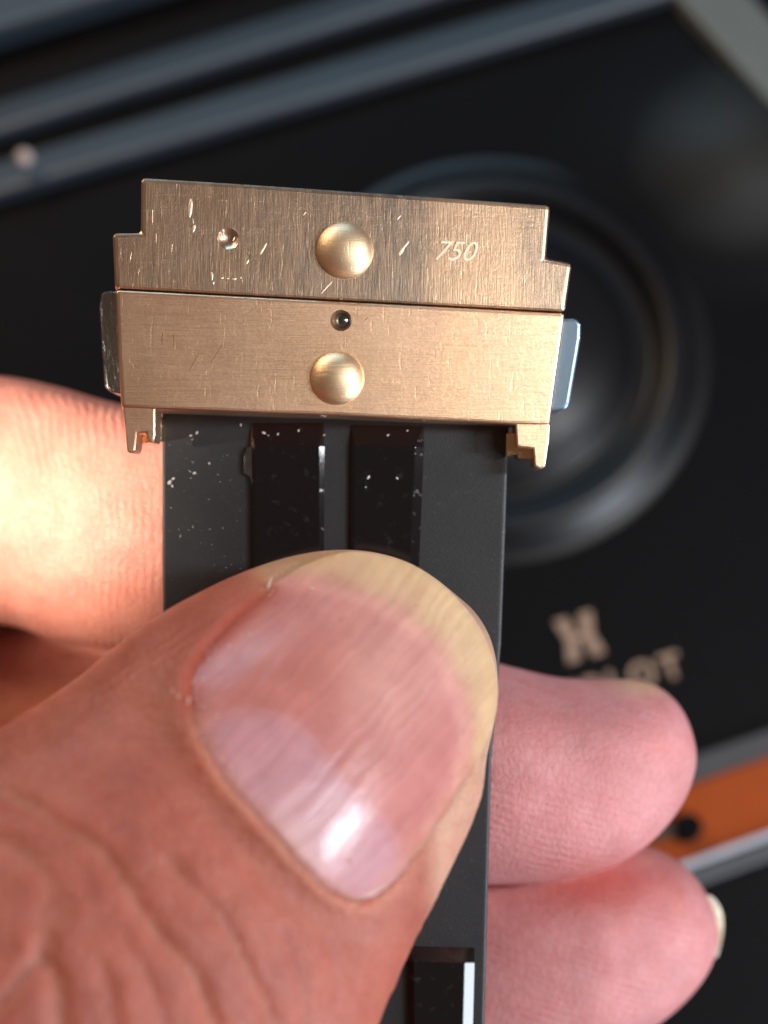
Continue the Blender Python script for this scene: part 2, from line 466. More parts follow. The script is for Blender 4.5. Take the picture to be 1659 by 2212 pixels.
# orange panel with silver strip beside the case
op = thing('edge_panel', bg(1580, 1760, 0), 'orange panel with a silver strip and dark border at the lower right behind the fingertips', 'panel')
def slab(name, a, b, w, h, mat, root, d=4):
    A = bg(*a, h); B = bg(*b, h); t = (B - A).normalized(); u = pn.cross(t).normalized()
    return solid(name, [A, B, B + u * w, A + u * w], d, mat, root, 0.12, 2, down=-pn)
slab('grey_border', (1200, 1795), (1900, 1550), 2.15, 0.8, plastic('dark_grey_plastic', (0.045, 0.045, 0.05), 0.45), op)
slab('orange_sheet', (1200, 1960), (1900, 1710), 6.0, 0.5, M_orange, op)
slab('silver_strip', (1200, 1980), (1900, 1725), 0.62, 0.9, M_silver, op)
slab('blue_strip', (1200, 2012), (1900, 1757), 1.16, 0.6, plastic('blue_black', (0.045, 0.055, 0.07), 0.4), op)
slab('grey_strip', (1200, 2025), (1900, 1770), 0.46, 0.7, plastic('grey_plastic', (0.13, 0.14, 0.16), 0.4), op)
kb = thing('knob', bg(1483, 1790, 0.5), 'small round black knob beside the orange panel, half hidden by the fingertips', 'knob')
kc = world_of(kb); kv = []; kf = []; kp = [(0.01, 1.0), (0.35, 1.0), (0.45, 1.7), (0.95, 1.75), (1.2, 1.4), (1.25, 0.1), (1.3, 0.0)]
for r, h in kp:
    for k in range(32):
        a = k * math.pi / 16; kv.append(kc + ex * r * math.cos(a) + ey * r * math.sin(a) + pn * h)
for i in range(len(kp) - 1):
    for k in range(32): kf.append((i * 32 + k, i * 32 + (k + 1) % 32, (i + 1) * 32 + (k + 1) % 32, (i + 1) * 32 + k))
mk('knob_body', kv, kf, M_lid, kb, True)
sv = bg(1455, 1792, 1.0)
solid('stem', [sv + ex * a + ey * b + pn * .6 for a, b in ((-2.4, -.45), (0.5, -.5), (0.5, .5), (-2.4, .45))], 1.0, M_brown, kb, 0.2, 2, down=-pn)
# table under everything
tb = solid('table', [P0 - pn * 14 + ex * a + ey * b for a, b in ((-700, -700), (700, -700), (700, 700), (-700, 700))], 10,
           plastic('dark_table_top', (0.013, 0.010, 0.010), 0.5), None, 0, down=-pn)
tb['kind'] = 'structure'

# ------------------------------------------------------------------ clasp
clasp = thing('watch_clasp', D(740, 900, -3), 'rose gold deployant watch clasp on a black strap blade, held upright between thumb and fingers', 'watch clasp')
SLX = math.tan(math.radians(6.5)); SLY = math.tan(math.radians(3.0))
YS = D(735, 650, 3.5).y
def face_z(x, y, top=3.5, up=False):
    z = top
    for _ in range(4):
        p = D(x, y, z)
        z = top - (p.x) * SLX
        if up: z -= (p.y - YS) * SLY
    return z
def F(x, y, dz=0.0, up=False):
    return D(x, y, face_z(x, y, 3.5, up) + dz)
nu = Vector((SLX, SLY, 1)).normalized(); nl = Vector((SLX, 0, 1)).normalized()

def cutter(name, mesh_fn):
    bm = bmesh.new(); mesh_fn(bm)
    me = bpy.data.meshes.new(name); bm.to_mesh(me); bm.free()
    o = bpy.data.objects.new(name, me); COL.objects.link(o); return o
def ball(c, r):
    def f(bm):
        bmesh.ops.create_icosphere(bm, subdivisions=3, radius=r * MM, matrix=Matrix.Translation(c * MM))
    return f
def sliver(c, L, w, a, depth):
    def f(bm):
        M = Matrix.Translation(c * MM) @ Matrix.Rotation(a, 4, 'Z') @ Matrix.Diagonal((L / 2, w / 2, depth * 1.8, 1))
        bmesh.ops.create_icosphere(bm, subdivisions=2, radius=MM, matrix=M)
    return f
cuts = []
cuts.append(cutter('cut', ball(F(494, 511, 0.62, True), 0.86)))
for (x, y, L, w, a, dp) in [(330, 470, 1.6, .08, 88, .02), (338, 520, 1.1, .07, 92, .02), (372, 540, .9, .06, 85, .02), (283, 555, .8, .07, 80, .02), (300, 590, .7, .06, 85, .02)]:
    cuts.append(cutter('cut', sliver(F(x, y, 0, True), L, w, math.radians(a), dp)))
nicks = []
OU = [(305, 383), (520, 396), (870, 420), (1190, 443), (1181, 557), (1237, 568), (1222, 673), (735, 648), (248, 622), (243, 503), (304, 502)]
up = solid('cover_plate', [F(x, y, 0, True) for x, y in OU], 2.2, M_gold_u, clasp, 0.27, 3, cuts, down=-nu)
bmn = bmesh.new()
xq = nu.to_track_quat('Z', 'Y') @ Vector((1, 0, 0)); fixa = -math.atan2(xq.y, xq.x)
for (x, y, L, w, a) in [(411, 450, 1.1, 0.24, 84), (419, 494, 0.5, .14, 72), (417, 478, .3, .07, 95), (569, 538, .85, .09, 60), (705, 622, 1.1, .05, 48), (458, 597, .5, .13, 88), (461, 612, .2, .09, 60), (480, 601, .18, .08, 30),
                        (492, 602, .15, .08, 20), (506, 603, .28, .1, 15), (520, 600, .12, .07, 50), (535, 566, .34, .08, 62), (872, 536, 1.1, .09, 52), (868, 546, .5, .06, 50), (862, 470, .4, .05, 50), (658, 462, .35, .06, 55), (482, 505, .5, .12, 100), (505, 516, .3, .07, 60)]:
    p_ = F(x, y, 0, True)
    M_ = Matrix.Translation((p_ - world_of(clasp)) * MM) @ nu.to_track_quat('Z', 'Y').to_matrix().to_4x4() @ Matrix.Rotation(math.radians(a) + fixa, 4, 'Z') @ Matrix.Diagonal((L / 2, w / 2, 0.035, 1))
    bmesh.ops.create_icosphere(bmn, subdivisions=2, radius=MM, matrix=M_)
men = bpy.data.meshes.new('scratch'); bmn.to_mesh(men); bmn.free()
sco = link_mesh('scratch', men, None, clasp, True); sco['kind'] = 'stuff'
hall = text_mesh('hallmark', '750', 1.6, F(986, 545, 0.0, True) + nu * 0.02, Vector((1, -.02, -SLX)), Vector((.38, .95, 0)), nu,
                 M_gold_f, clasp, 0.06, -0.008, 0.95); hall.name = 'hallmark'; men.materials.append(M_gold_f)
cut2 = [cutter('cut', ball(F(737, 692, 0.10), 0.60))]
for (x, y, L, w, a) in [(350, 730, .6, .06, 88), (375, 735, .7, .05, 90), (420, 780, 2.6, .03, 62), (470, 760, 2.2, .03, 58), (790, 690, .4, .04, 50)]:
    cut2.append(cutter('cut', sliver(F(x, y, 0), L, w, math.radians(a), .03)))
OL = [(250, 626), (735, 651), (1221, 677), (1188, 918), (1110, 917), (735, 898), (335, 884), (262, 880), (256, 760)]
lo = solid('lower_plate', [F(x, y) for x, y in OL], 4.4, M_gold_l, clasp, 0.20, 3, cut2, down=-nl)
for c in cuts + cut2: bpy.data.objects.remove(c)

def dome(x, y, rpx, hfac, up_, name='rivet', mat=None, dz=0.0):
    c = F(x, y, dz, up_); n = nu if up_ else nl; r = rpx * PX * (CAM_Z - 3.5) / CAM_Z
    X = Vector((1, 0, -n.x)).normalized(); Y = n.cross(X)
    vs = []; fs = []; R = 20; A = 64
    for i in range(R + 1):
        t = i / R
        rr = r * math.sin(t * math.pi / 2); hh = r * hfac * math.cos(t * math.pi / 2) - (0.05 if i == R else 0)
        for k in range(A):
            a = k * 2 * math.pi / A; vs.append(c + X * max(rr, 1e-3) * math.cos(a) + Y * max(rr, 1e-3) * math.sin(a) + n * hh)
    for i in range(R):
        for k in range(A): fs.append((i * A + k, i * A + (k + 1) % A, (i + 1) * A + (k + 1) % A, (i + 1) * A + k))
    return mk(name, vs, fs, mat or M_gold_d, clasp, True)
dome(745, 541, 62, 0.62, True); dome(729, 817, 58, 0.62, False)
dome(741, 692, 17, 0.7, False, 'pin', M_steel, -0.42)

# push buttons at both ends
def rr_outline(pts, z): return [D(x, y, z) for x, y in pts]
solid('push_button', rr_outline([(228, 628), (262, 630), (266, 852), (240, 848), (226, 836), (213, 660), (217, 636)], 1.6), 3.2, M_gun, clasp, 0.28, 3)
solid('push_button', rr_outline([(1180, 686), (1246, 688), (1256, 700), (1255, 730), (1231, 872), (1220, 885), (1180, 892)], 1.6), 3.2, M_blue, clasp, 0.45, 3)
# hinge lugs
solid('hinge_lug', [F(x, y, -0.12) for x, y in [(263, 862), (336, 866), (336, 940), (333, 957), (318, 956), (316, 935), (297, 936), (293, 972), (286, 980), (274, 977), (270, 930)]], 2.6, M_gold_l, clasp, 0.12, 2)
solid('hinge_lug', [F(x, y, -0.12) for x, y in [(1112, 905), (1188, 916), (1186, 950), (1178, 1008), (1168, 1014), (1154, 1008), (1151, 970), (1116, 966)]], 2.6, M_gold_l, clasp, 0.12, 2)
solid('hinge_knuckle', [D(x, y, 1.2) for x, y in [(290, 900), (350, 900), (349, 952), (290, 962)]], 2.4, M_gold_p, clasp, 0.12, 2)
solid('hinge_knuckle', [D(x, y, 1.2) for x, y in [(1093, 935), (1162, 935), (1160, 992), (1120, 992), (1116, 980), (1092, 988)]], 2.4, M_gold_p, clasp, 0.12, 2)

# black folding blade
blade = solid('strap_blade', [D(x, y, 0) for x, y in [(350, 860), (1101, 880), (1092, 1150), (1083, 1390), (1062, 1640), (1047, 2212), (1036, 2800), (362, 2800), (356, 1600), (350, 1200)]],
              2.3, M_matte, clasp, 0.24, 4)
def bar(name, pts, ch, top_ch, z=0.38, g=0.41):
    """raised polished bar: pts = TL, TR, BR, BL outline at its foot"""
    (xa, ya), (xb, yb), (xc, yc), (xd, yd) = pts
    zl = z - g * PX * ch[0]; zr = z - g * PX * ch[1]
    foot = [D(x, y, 0.0) + Vector((0, 0, -0.05)) for x, y in pts]                                    # 0-3
    vs = foot + [D(xa + 1, ya + 2, 0.02), D(xb - 1, yb + 2, 0.02),                                      # 4, 5 low front edge
                 D(xa + 1, ya + top_ch, zl), D(xb - 1, yb + top_ch, zr), D(xc - 1, yc, zr), D(xd + 1, yd, zl),   # 6-9 lip
                 D(xa + ch[0], ya + top_ch, z), D(xb - ch[1], yb + top_ch, z), D(xc - ch[1], yc, z), D(xd + ch[0], yd, z)]  # 10-13 top
    fs = [(10, 11, 12, 13), (4, 5, 11, 10), (4, 10, 6), (5, 7, 11), (6, 10, 13, 9), (7, 8, 12, 11), (9, 13, 12, 8),
          (0, 1, 5, 4), (1, 2, 8, 7), (1, 7, 5), (2, 3, 9, 8), (3, 0, 6, 9), (0, 4, 6)]
    o = mk(name, vs, fs, M_polish, clasp)
    bm = bmesh.new(); bm.from_mesh(o.data)
    bmesh.ops.bevel(bm, geom=[e for e in bm.edges if len(e.link_faces) == 2], offset=0.02 * MM, segments=2, affect='EDGES'); bm.to_mesh(o.data); bm.free()
    return o
bar('polished_bar', [(541, 912), (702, 912), (698, 1850), (552, 1850)], (9, 12), 52)
bar('polished_bar', [(757, 916), (917, 920), (880, 1850), (752, 1850)], (10, 20), 46, 0.38, 0.425)
bar('polished_bar', [(880, 2042), (1026, 2046), (1004, 2900), (890, 2900)], (14, 22), 34, 0.55, 0.7)
bar('polished_bar', [(640, 2042), (800, 2042), (800, 2900), (640, 2900)], (14, 14), 34, 0.55, 0.7)
solid('bar_glint', [D(x, y, 0.30) for x, y in [(533, 966), (548, 962), (551, 1060), (545, 1062), (540, 1030), (527, 1022), (526, 984)]], 0.7, M_steel, clasp, 0.07, 2)  # small tab added to stand for a bright glint on the bar edge

# dust on the blade and the plates
def specks(name, spots, label, root=None):
    bm = bmesh.new()
    for (p, r, e, a) in spots:
        M = Matrix.Translation(p * MM) @ Matrix.Rotation(a, 4, 'Z') @ Matrix.Diagonal((r * e * MM, r * MM, r * 0.5 * MM, 1))
        bmesh.ops.create_icosphere(bm, subdivisions=1, radius=1, matrix=M)
    me = bpy.data.meshes.new(name); bm.to_mesh(me); bm.free()
    o = link_mesh(name, me, M_dust); o['kind'] = 'stuff'; o['label'] = label; o['category'] = 'dust'; return o
sp_l = []
for (x, y, r) in [(366, 1042, .10), (374, 1034, .07), (372, 1050, .06), (420, 1022, .07), (452, 1001, .05), (425, 935, .07), (412, 941, .06), (520, 918, .06)]:
    sp_l.append((D(x, y, 0.06), r, 1.6, random.random() * 3))
for k in range(40):
    x = random.uniform(356, 520); y = random.uniform(940, 1290); sp_l.append((D(x, y, 0.02), random.uniform(.008, .022), random.uniform(1, 5), random.random() * 3))
for (x, y, r) in [(796, 1031, .08), (858, 1033, .06), (790, 1052, .04), (645, 930, .05), (600, 938, .05), (570, 935, .07), (580, 942, .05), (700, 940, .04), (880, 930, .04), (838, 940, .05)]:
    sp_l.append((D(x, y, 0.37 if y > 960 else 0.2), r, 1.8, random.random() * 3))
for k in range(26):
    x = random.uniform(770, 895); y = random.uniform(990, 1180); sp_l.append((D(x, y, 0.36), random.uniform(.007, .016), random.uniform(1, 4), random.random() * 3))
specks('dust', sp_l, 'tiny pale dust specks scattered over the black strap blade')

# ------------------------------------------------------------------ hand
def sweep(stations, n=90, A=72, flat=2.15):
    """stations: (Lx, Ly, Rx, Ry, zc, h) silhouette points either side of the finger, centre depth and half thickness"""
    S = catmull(stations, n)
    cen = []; sv = []
    for s in S:
        L = D(s[0], s[1], s[4]); R = D(s[2], s[3], s[4]); cen.append((L + R) / 2); sv.append((R - L) / 2)
    vs = []; fs = []
    for i in range(n):
        t = (cen[min(i + 1, n - 1)] - cen[max(i - 1, 0)])
        t = t.normalized() if t.length > 1e-6 else Vector((1, 0, 0))
        s = sv[i]; nn = (Vector((0, 0, 1)) - s.normalized() * s.normalized().z).normalized()
        if nn.z < 0: nn = -nn
        h = max(S[i][5], 0.02)
        for k in range(A):
            a = 2 * math.pi * k / A; c = math.cos(a); q = math.sin(a)
            e = 2 / flat
            vs.append(cen[i] + s * (abs(c) ** e * (1 if c > 0 else -1)) + nn * h * (abs(q) ** e * (1 if q > 0 else -1)))
    for i in range(n - 1):
        for k in range(A): fs.append((i * A + k, i * A + (k + 1) % A, (i + 1) * A + (k + 1) % A, (i + 1) * A + k))
    fs.append(tuple(range(A - 1, -1, -1))); fs.append(tuple(range((n - 1) * A, n * A)))
    return vs, fs

THUMB = [(-1500, 2300, -700, 3650, 8, 14), (-1000, 2120, -150, 3200, 16, 12), (-560, 1900, 330, 2830, 19, 10.5), (-250, 1720, 590, 2640, 18.0, 10.0), (0, 1570, 785, 2285, 15.5, 9.0), (170, 1457, 885, 2068, 13.5, 8.4),
         (310, 1345, 965, 1893, 12.0, 7.8), (440, 1268, 1030, 1745, 10.6, 7.2), (550, 1222, 1064, 1640, 9.4, 6.6), (650, 1192, 1083, 1550, 8.4, 6.0),
         (745, 1181, 1089, 1475, 7.6, 5.3), (830, 1190, 1083, 1415, 7.0, 4.6), (900, 1215, 1065, 1362, 6.5, 3.8), (955, 1250, 1035, 1318, 6.1, 2.7), (990, 1281, 1004, 1292, 5.9, 1.2), (998, 1286, 999, 1287, 5.9, 0.1)]
INDEX = [(-2300, 900, -2300, 1750, -40, 9), (-1500, 800, -1500, 1500, -38, 8.5), (-800, 770, -800, 1390, -30, 8.0), (-300, 785, -300, 1345, -22, 7.8), (0, 812, 0, 1348, -17.0, 7.6), (120, 834, 120, 1382, -14.8, 7.5),
         (240, 868, 240, 1400, -12.6, 7.3), (350, 890, 350, 1398, -11.2, 7.0), (480, 910, 480, 1375, -10.2, 6.6), (600, 950, 600, 1330, -9.8, 5.8), (680, 1010, 680, 1270, -9.6, 4.2), (720, 1080, 720, 1190, -9.6, 2.0), (730, 1130, 730, 1140, -9.6, .2)]
MIDDLE = [(-2400, 1750, -2300, 2500, -44, 9), (-1500, 1480, -1500, 2150, -44, 8.5), (-600, 1345, -600, 1950, -34, 8.2), (-100, 1330, -100, 1900, -26, 8), (400, 1345, 400, 1880, -16, 7.5), (800, 1385, 760, 1900, -11, 7.2), (1000, 1402, 980, 1915, -10.0, 7.0),
          (1110, 1430, 1100, 1915, -10.0, 7.0), (1220, 1455, 1200, 1907, -10.4, 6.8), (1320, 1458, 1300, 1885, -10.8, 6.4), (1400, 1464, 1375, 1845, -11.2, 5.7), (1450, 1492, 1430, 1797, -11.5, 4.8),
          (1482, 1535, 1471, 1740, -11.8, 3.7), (1500, 1590, 1496, 1680, -12, 2.2), (1506, 1636, 1506, 1646, -12, .2)]
RING = [(-2300, 2550, -2200, 3250, -46, 9), (-1400, 2250, -1400, 2900, -46, 8.5), (-400, 1980, -400, 2560, -34, 8), (400, 1830, 400, 2420, -22, 7.6), (900, 1790, 880, 2380, -16, 7.4), (1100, 1790, 1080, 2345, -14.5, 7.3),
        (1250, 1793, 1240, 2300, -14.2, 7.0), (1350, 1800, 1345, 2250, -14.4, 6.5), (1430, 1822, 1425, 2200, -14.8, 5.8), (1490, 1862, 1485, 2145, -15.2, 4.9), (1528, 1915, 1525, 2090, -15.6, 3.7), (1547, 1965, 1545, 2040, -15.8, 2.2), (1553, 1998, 1553, 2006, -15.9, .2)]
def shrink(S, k, x0):
    out = []
    for s in S:
        mx, my = (s[0] + s[2]) / 2, (s[1] + s[3]) / 2
        q = k if mx > x0 else 1.0
        out.append((mx + (s[0] - mx) * q - (1 - q) * 120, my + (s[1] - my) * q, mx + (s[2] - mx) * q - (1 - q) * 120, my + (s[3] - my) * q, s[4], s[5]))
    return out
MIDDLE = shrink(MIDDLE, 0.955, 900); RING = [(a, b + 8, c, d + 8, z - 2.2, h) for a, b, c, d, z, h in shrink(RING, 0.955, 900)]
THUMB = [(x0 + (0 if i < 8 else -6), y0 + (6 if i > 6 else 4), x1 - (14 if i > 7 else 6), y1 - 2, z, h) for i, (x0, y0, x1, y1, z, h) in enumerate(THUMB)]
def lift(S): return [q if q[0] > -900 else q[:4] + (max(q[4], -26),) + q[5:] for q in S]
INDEX = lift(INDEX); MIDDLE = lift(MIDDLE); RING = lift(RING)
parts = [sweep(THUMB, 110, 96, 2.12), sweep(INDEX), sweep(MIDDLE), sweep(RING)]
# palm and little finger, outside the frame to the left
LITTLE = [(-2200, 3300, -2000, 3900, -46, 8), (-1400, 3000, -1300, 3550, -46, 7.5), (-600, 2780, -550, 3250, -38, 7), (0, 2640, 30, 3080, -30, 6.4), (400, 2600, 410, 3000, -26, 5.6), (560, 2680, 560, 2920, -25, 3), (600, 2790, 600, 2810, -25, .3)]
parts.append(sweep(lift(LITTLE)))
PALM = [(-2000, 850, -1500, 3700, -24, 9), (-2300, 800, -2000, 3700, -24, 12), (-3000, 1000, -2900, 3900, -22, 15), (-3700, 1400, -3500, 4200, -24, 17), (-4300, 1900, -4200, 3900, -22, 15), (-4500, 2100, -4400, 3700, -22, 14)]
parts.append(sweep(PALM, 50))
TH0 = [(-700, 1900, 0, 3100, 14, 10), (-1200, 2000, -700, 3600, 10, 14), (-2000, 1900, -1500, 3900, -6, 16), (-2900, 1900, -2600, 3900, -20, 16), (-3100, 2000, -2900, 3800, -22, 14)]
parts.append(sweep(TH0, 50))

av = []; af = []
for vs, fs in parts:
    b = len(av); av += vs; af += [tuple(i + b for i in f) for f in fs]
hroot = Vector((-40, -30, 0))
me = bpy.data.meshes.new('hand'); me.from_pydata([tuple((v - hroot) * MM) for v in av], [], af)
bmx = bmesh.new(); bmx.from_mesh(me); 
bmesh.ops.recalc_face_normals(bmx, faces=bmx.faces); bmx.to_mesh(me); bmx.free()
hand = bpy.data.objects.new('hand', me); COL.objects.link(hand); hand.location = hroot * MM
rm = hand.modifiers.new('r', 'REMESH'); rm.mode = 'VOXEL'; rm.voxel_size = 0.30 * MM
sm = hand.modifiers.new('s', 'SMOOTH'); sm.factor = 0.5; sm.iterations = 8
bpy.context.view_layer.update(); evaluated(hand)
me = hand.data
nv = len(me.vertices); co = np.empty(nv * 3, np.float32); me.vertices.foreach_get('co', co)
co = co.reshape(-1, 3).astype(float) / MM + np.array(hroot)
no = np.empty(nv * 3, np.float32); me.vertices.foreach_get('normal', no); no = no.reshape(-1, 3).astype(float)
print('HAND verts', nv)

# smooth thumb surface used to seat the nail
tv, tf = parts[0]
tree = BVHTree.FromPolygons([tuple(v) for v in tv], tf)
def hit(x, y):
    o = Vector((0, 0, CAM_Z)); d = (D(x, y, 0) - o).normalized()
    r = tree.ray_cast(o, d); return r[0], r[1]
NAIL = [(700, 1205), (640, 1232), (590, 1272), (545, 1312), (500, 1356), (455, 1405), (425, 1455), (417, 1510), (424, 1560), (448, 1620), (490, 1688), (545, 1752), (600, 1812), (655, 1872), (705, 1918), (750, 1944), (795, 1948),
        (835, 1922), (872, 1880), (915, 1822), (955, 1765), (990, 1710), (1020, 1655), (1050, 1600), (1068, 1545), (1073, 1480), (1060, 1415), (1030, 1350), (985, 1294), (935, 1250), (880, 1218), (820, 1200), (760, 1194)]
nl_poly = catmull(NAIL + [NAIL[0]], 260)[:-1]
ncen = np.array([760.0, 1540.0])
# fit a smooth height field z = f(X,Y) to the thumb dorsum under the nail
pts = []
for r in np.linspace(0.05, 0.86, 16):
    for q in nl_poly[::5]:
        p = ncen + (q - ncen) * r; h, _ = hit(*p)
        if h: pts.append(tuple(h))
pts = np.array(pts); cx, cy = pts[:, 0].mean(), pts[:, 1].mean()
AX = np.array([0.70, 0.714])                    # thumb axis in X,Y (towards the tip)
def basis(X, Y):
    x = (X - cx) / 8; y = (Y - cy) / 8
    a = x * AX[0] + y * AX[1]; s = x * AX[1] - y * AX[0]
    return np.stack([np.ones_like(a), a, s, a * a, a * s, s * s, s ** 4, a * s * s], -1)
cf, *_ = np.linalg.lstsq(basis(pts[:, 0], pts[:, 1]), pts[:, 2], rcond=None)
def nz(X, Y): return basis(np.asarray(X, float), np.asarray(Y, float)) @ cf
def nail_pt(x, y):
    z = 12.0
    for _ in range(6):
        p = D(x, y, z); z = float(nz(p.x, p.y))
    return D(x, y, z)

# --- sculpt the skin of the thumb
px = to_px(co)
is_th = (co[:, 2] > 2.5) & (px[:, 0] > -500) & (px[:, 1] < 3000)
idx = np.where(is_th)[0]
P = px[idx]; C = co[idx].copy(); Nn = no[idx]
ins = inside(P, nl_poly)
closed = np.vstack([nl_poly, nl_poly[:1]])
dist, _, npar = seg_dist(P, closed)
mmp = 0.0232                                                    # mm per tracing px near the nail
d = dist * mmp; sd = np.where(ins, -d, d)
front = Nn[:, 2] > 0.05
# cuticle and lateral folds: everything except the free edge
fe_a = np.array([[640, 1232], [760, 1190], [880, 1210], [985, 1290], [1060, 1400], [1075, 1490], [1066, 1560], [1045, 1610]], float)
dfe, _, _ = seg_dist(P, fe_a)
do_, _, _ = seg_dist(nl_poly, fe_a); fo = 1 - sstep(18, 90, do_)
free = fo[np.clip((npar * len(nl_poly)).astype(int), 0, len(nl_poly) - 1)]
zf = nz(C[:, 0], C[:, 1])
# under the plate
sink = front & ins
C[sink, 2] = np.minimum(C[sink, 2], zf[sink] - 0.36)
# fold lip
lip = front & ~ins
left_boost = 1 + 3.5 * np.exp(-(((P[:, 0] - 470) / 110) ** 2 + ((P[:, 1] - 1400) / 160) ** 2))
prof = np.exp(-((d - 0.65) / 0.7) ** 2) * 0.12 * left_boost * (1 - free)
edge = -(1 - sstep(0.0, 0.5, d)) * 0.10 * (1 - free)
tgt = np.where(d < 3.0, (zf + 0.10) * (1 - sstep(0.4, 3.0, d)) + C[:, 2] * sstep(0.4, 3.0, d), C[:, 2])
C[lip, 2] = (tgt * (1 - free) + C[:, 2] * free)[lip]
C[lip, 2] += (prof - edge)[lip]
fr = lip & (free > 0)
lim = zf - 0.35 - d * 0.5
C[fr, 2] = C[fr, 2] + (np.minimum(C[fr, 2], lim[fr]) - C[fr, 2]) * (free * (1 - sstep(0.8, 2.2, d)))[fr]
# valley behind the cuticle fold and knuckle creases
def groove(line, w, depth, ridge=0.0, fade=0.15):
    L = catmull(line, 40)
    dd, side, par = seg_dist(P, L); dd = dd * mmp
    f = sstep(0, fade, par) * (1 - sstep(1 - fade, 1, par)) if fade > 0 else 1
    g = np.exp(-(dd / w) ** 2) * depth * 0.55 - 0.2 * ridge * np.exp(-((dd - 2.1 * w) / (1.3 * w)) ** 2)
    return np.where(front & ~ins, g * f, 0)
G1 = groove([(330, 1500), (380, 1620), (450, 1740), (545, 1850), (650, 1950), (760, 2010), (860, 1990)], 1.0, 0.24, 0.0)
G2 = groove([(-60, 1690), (53, 1733), (123, 1781), (203, 1823), (256, 1887), (304, 1962), (352, 2031), (416, 2095), (442, 2159), (470, 2230), (490, 2330)], 0.42, 0.42, 0.22, 0.1)
G3 = groove([(350, 1845), (368, 1866), (416, 1919), (469, 1973), (512, 2042), (544, 2111), (581, 2186), (610, 2260)], 0.36, 0.30, 0.14)
G4 = groove([(107, 2010), (96, 2069), (123, 2122), (128, 2175), (140, 2260)], 0.5, 0.55, 0.2, 0.1)
G5 = groove([(-20, 2190), (43, 2127), (69, 2085), (110, 2060)], 0.4, 0.4, 0.2, 0.1)
G6 = groove([(160, 1935), (149, 1955), (123, 1989), (101, 2031)], 0.35, 0.3, 0.1, 0.2)
G7 = groove([(600, 1990), (618, 2026), (640, 2100), (652, 2160), (662, 2240)], 0.3, 0.16, 0.08)
G8 = groove([(-40, 1800), (60, 1850), (110, 1920), (80, 2020)], 0.5, 0.3, 0.15)
G9 = groove([(210, 2060), (235, 2130), (250, 2220), (255, 2300)], 0.4, 0.26, 0.12)
G10 = groove([(300, 2090), (340, 2160), (360, 2240)], 0.35, 0.2, 0.1)
G11 = groove([(700, 2010), (720, 2080), (728, 2170)], 0.25, 0.10, 0.05)
Gs = G1 + G2 + G3 + G4 + G5 + G6 + G7 + G8 + G9 + G10 + G11
und = (fbm(P / 90.0, 5) - 0.5) * 0.22 + (fbm(P / 28.0, 9) - 0.5) * 0.12
und = np.where(front & ~ins, und * sstep(0.6, 3.0, sd) * (1 - free), 0)
C += Nn * (und - Gs)[:, None]
# fine layered cuticle lines
cut_l = catmull([(408, 1520), (436, 1625), (480, 1700), (540, 1768), (600, 1832), (655, 1890), (705, 1935), (760, 1965), (810, 1966)], 50)
dc, _, _ = seg_dist(P, cut_l); dc = dc * mmp
lipz = zf - 0.34 + 0.56 * sstep(-0.75, 0.45, sd) + 0.22 * np.exp(-((P[:, 0] - 795) ** 2 + (P[:, 1] - 1950) ** 2) / 60.0 ** 2) + 0.03 * np.sin(npar * 160) + 0.10 * (fbm(P / 14.0, 77) - 0.5)
bord = front & (sd > -0.8) & (sd < 0.45)
C[bord, 2] += ((lipz - C[:, 2]) * (1 - free) * (1 - sstep(0.15, 0.45, sd)))[bord]
C[:, 2] += np.where(front & ~ins, 0.09 * np.sin(dc * 9.0) * np.exp(-dc / 0.5), 0)
co[idx] = C

# --- skin tones (albedo with some light and shade painted in) and print ridges
tone = np.tile(np.array([0.69, 0.30, 0.235]), (nv, 1))
def blend(mask, c):
    global tone
    m_ = np.clip(mask, 0, 1)[:, None]; tone = tone * (1 - m_) + np.array(c) * m_
is_mid = (~is_th) & (px[:, 0] > 900)
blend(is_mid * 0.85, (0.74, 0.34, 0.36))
blend(is_mid * np.exp(-(((px[:, 0] - 1290) / 150) ** 2 + ((px[:, 1] - 1915) / 60) ** 2)) * 0.75, (0.58, 0.12, 0.09))  # crease shade between the fingers painted into the tone
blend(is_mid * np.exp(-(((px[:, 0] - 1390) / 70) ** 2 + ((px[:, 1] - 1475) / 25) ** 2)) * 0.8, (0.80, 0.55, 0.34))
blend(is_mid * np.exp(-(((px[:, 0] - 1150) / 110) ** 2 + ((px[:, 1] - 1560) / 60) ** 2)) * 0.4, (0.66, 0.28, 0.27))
full = lambda a: (lambda z: (z.__setitem__(idx, a), z)[1])(np.zeros(nv))
th = full(np.ones(len(idx)))
blend(th * 0.95, (0.45, 0.128, 0.084))
blend(full(1 - sstep(0.0, 0.9, d)) * full((1 - free) * (~ins)) * 0.55, (0.62, 0.27, 0.16))
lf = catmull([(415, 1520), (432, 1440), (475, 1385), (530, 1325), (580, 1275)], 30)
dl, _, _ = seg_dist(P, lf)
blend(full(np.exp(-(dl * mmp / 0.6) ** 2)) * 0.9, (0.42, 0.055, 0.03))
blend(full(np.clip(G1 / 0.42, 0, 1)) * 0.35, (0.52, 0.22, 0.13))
blend(full(free * (~ins) * 1.0) * 0.8, (0.60, 0.42, 0.30))
tipg = full(np.exp(-((dfe * mmp) / 2.0) ** 2) * ((P[:, 0] < 720) & (~ins)))
blend(tipg * 0.6, (0.60, 0.38, 0.20))
blend(full(sstep(0, 1, (P[:, 0] - 900) / 60) * (P[:, 1] > 1640)) * 0.5, (0.80, 0.58, 0.42))  # side light on the thumb's right edge painted in as cream
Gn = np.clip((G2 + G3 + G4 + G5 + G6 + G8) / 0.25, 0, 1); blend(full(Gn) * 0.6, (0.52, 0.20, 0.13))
bl = fbm(px / 70.0, 21, 4)[:, None]; tone *= 0.86 + 0.28 * bl
ridge = np.zeros((nv, 3))
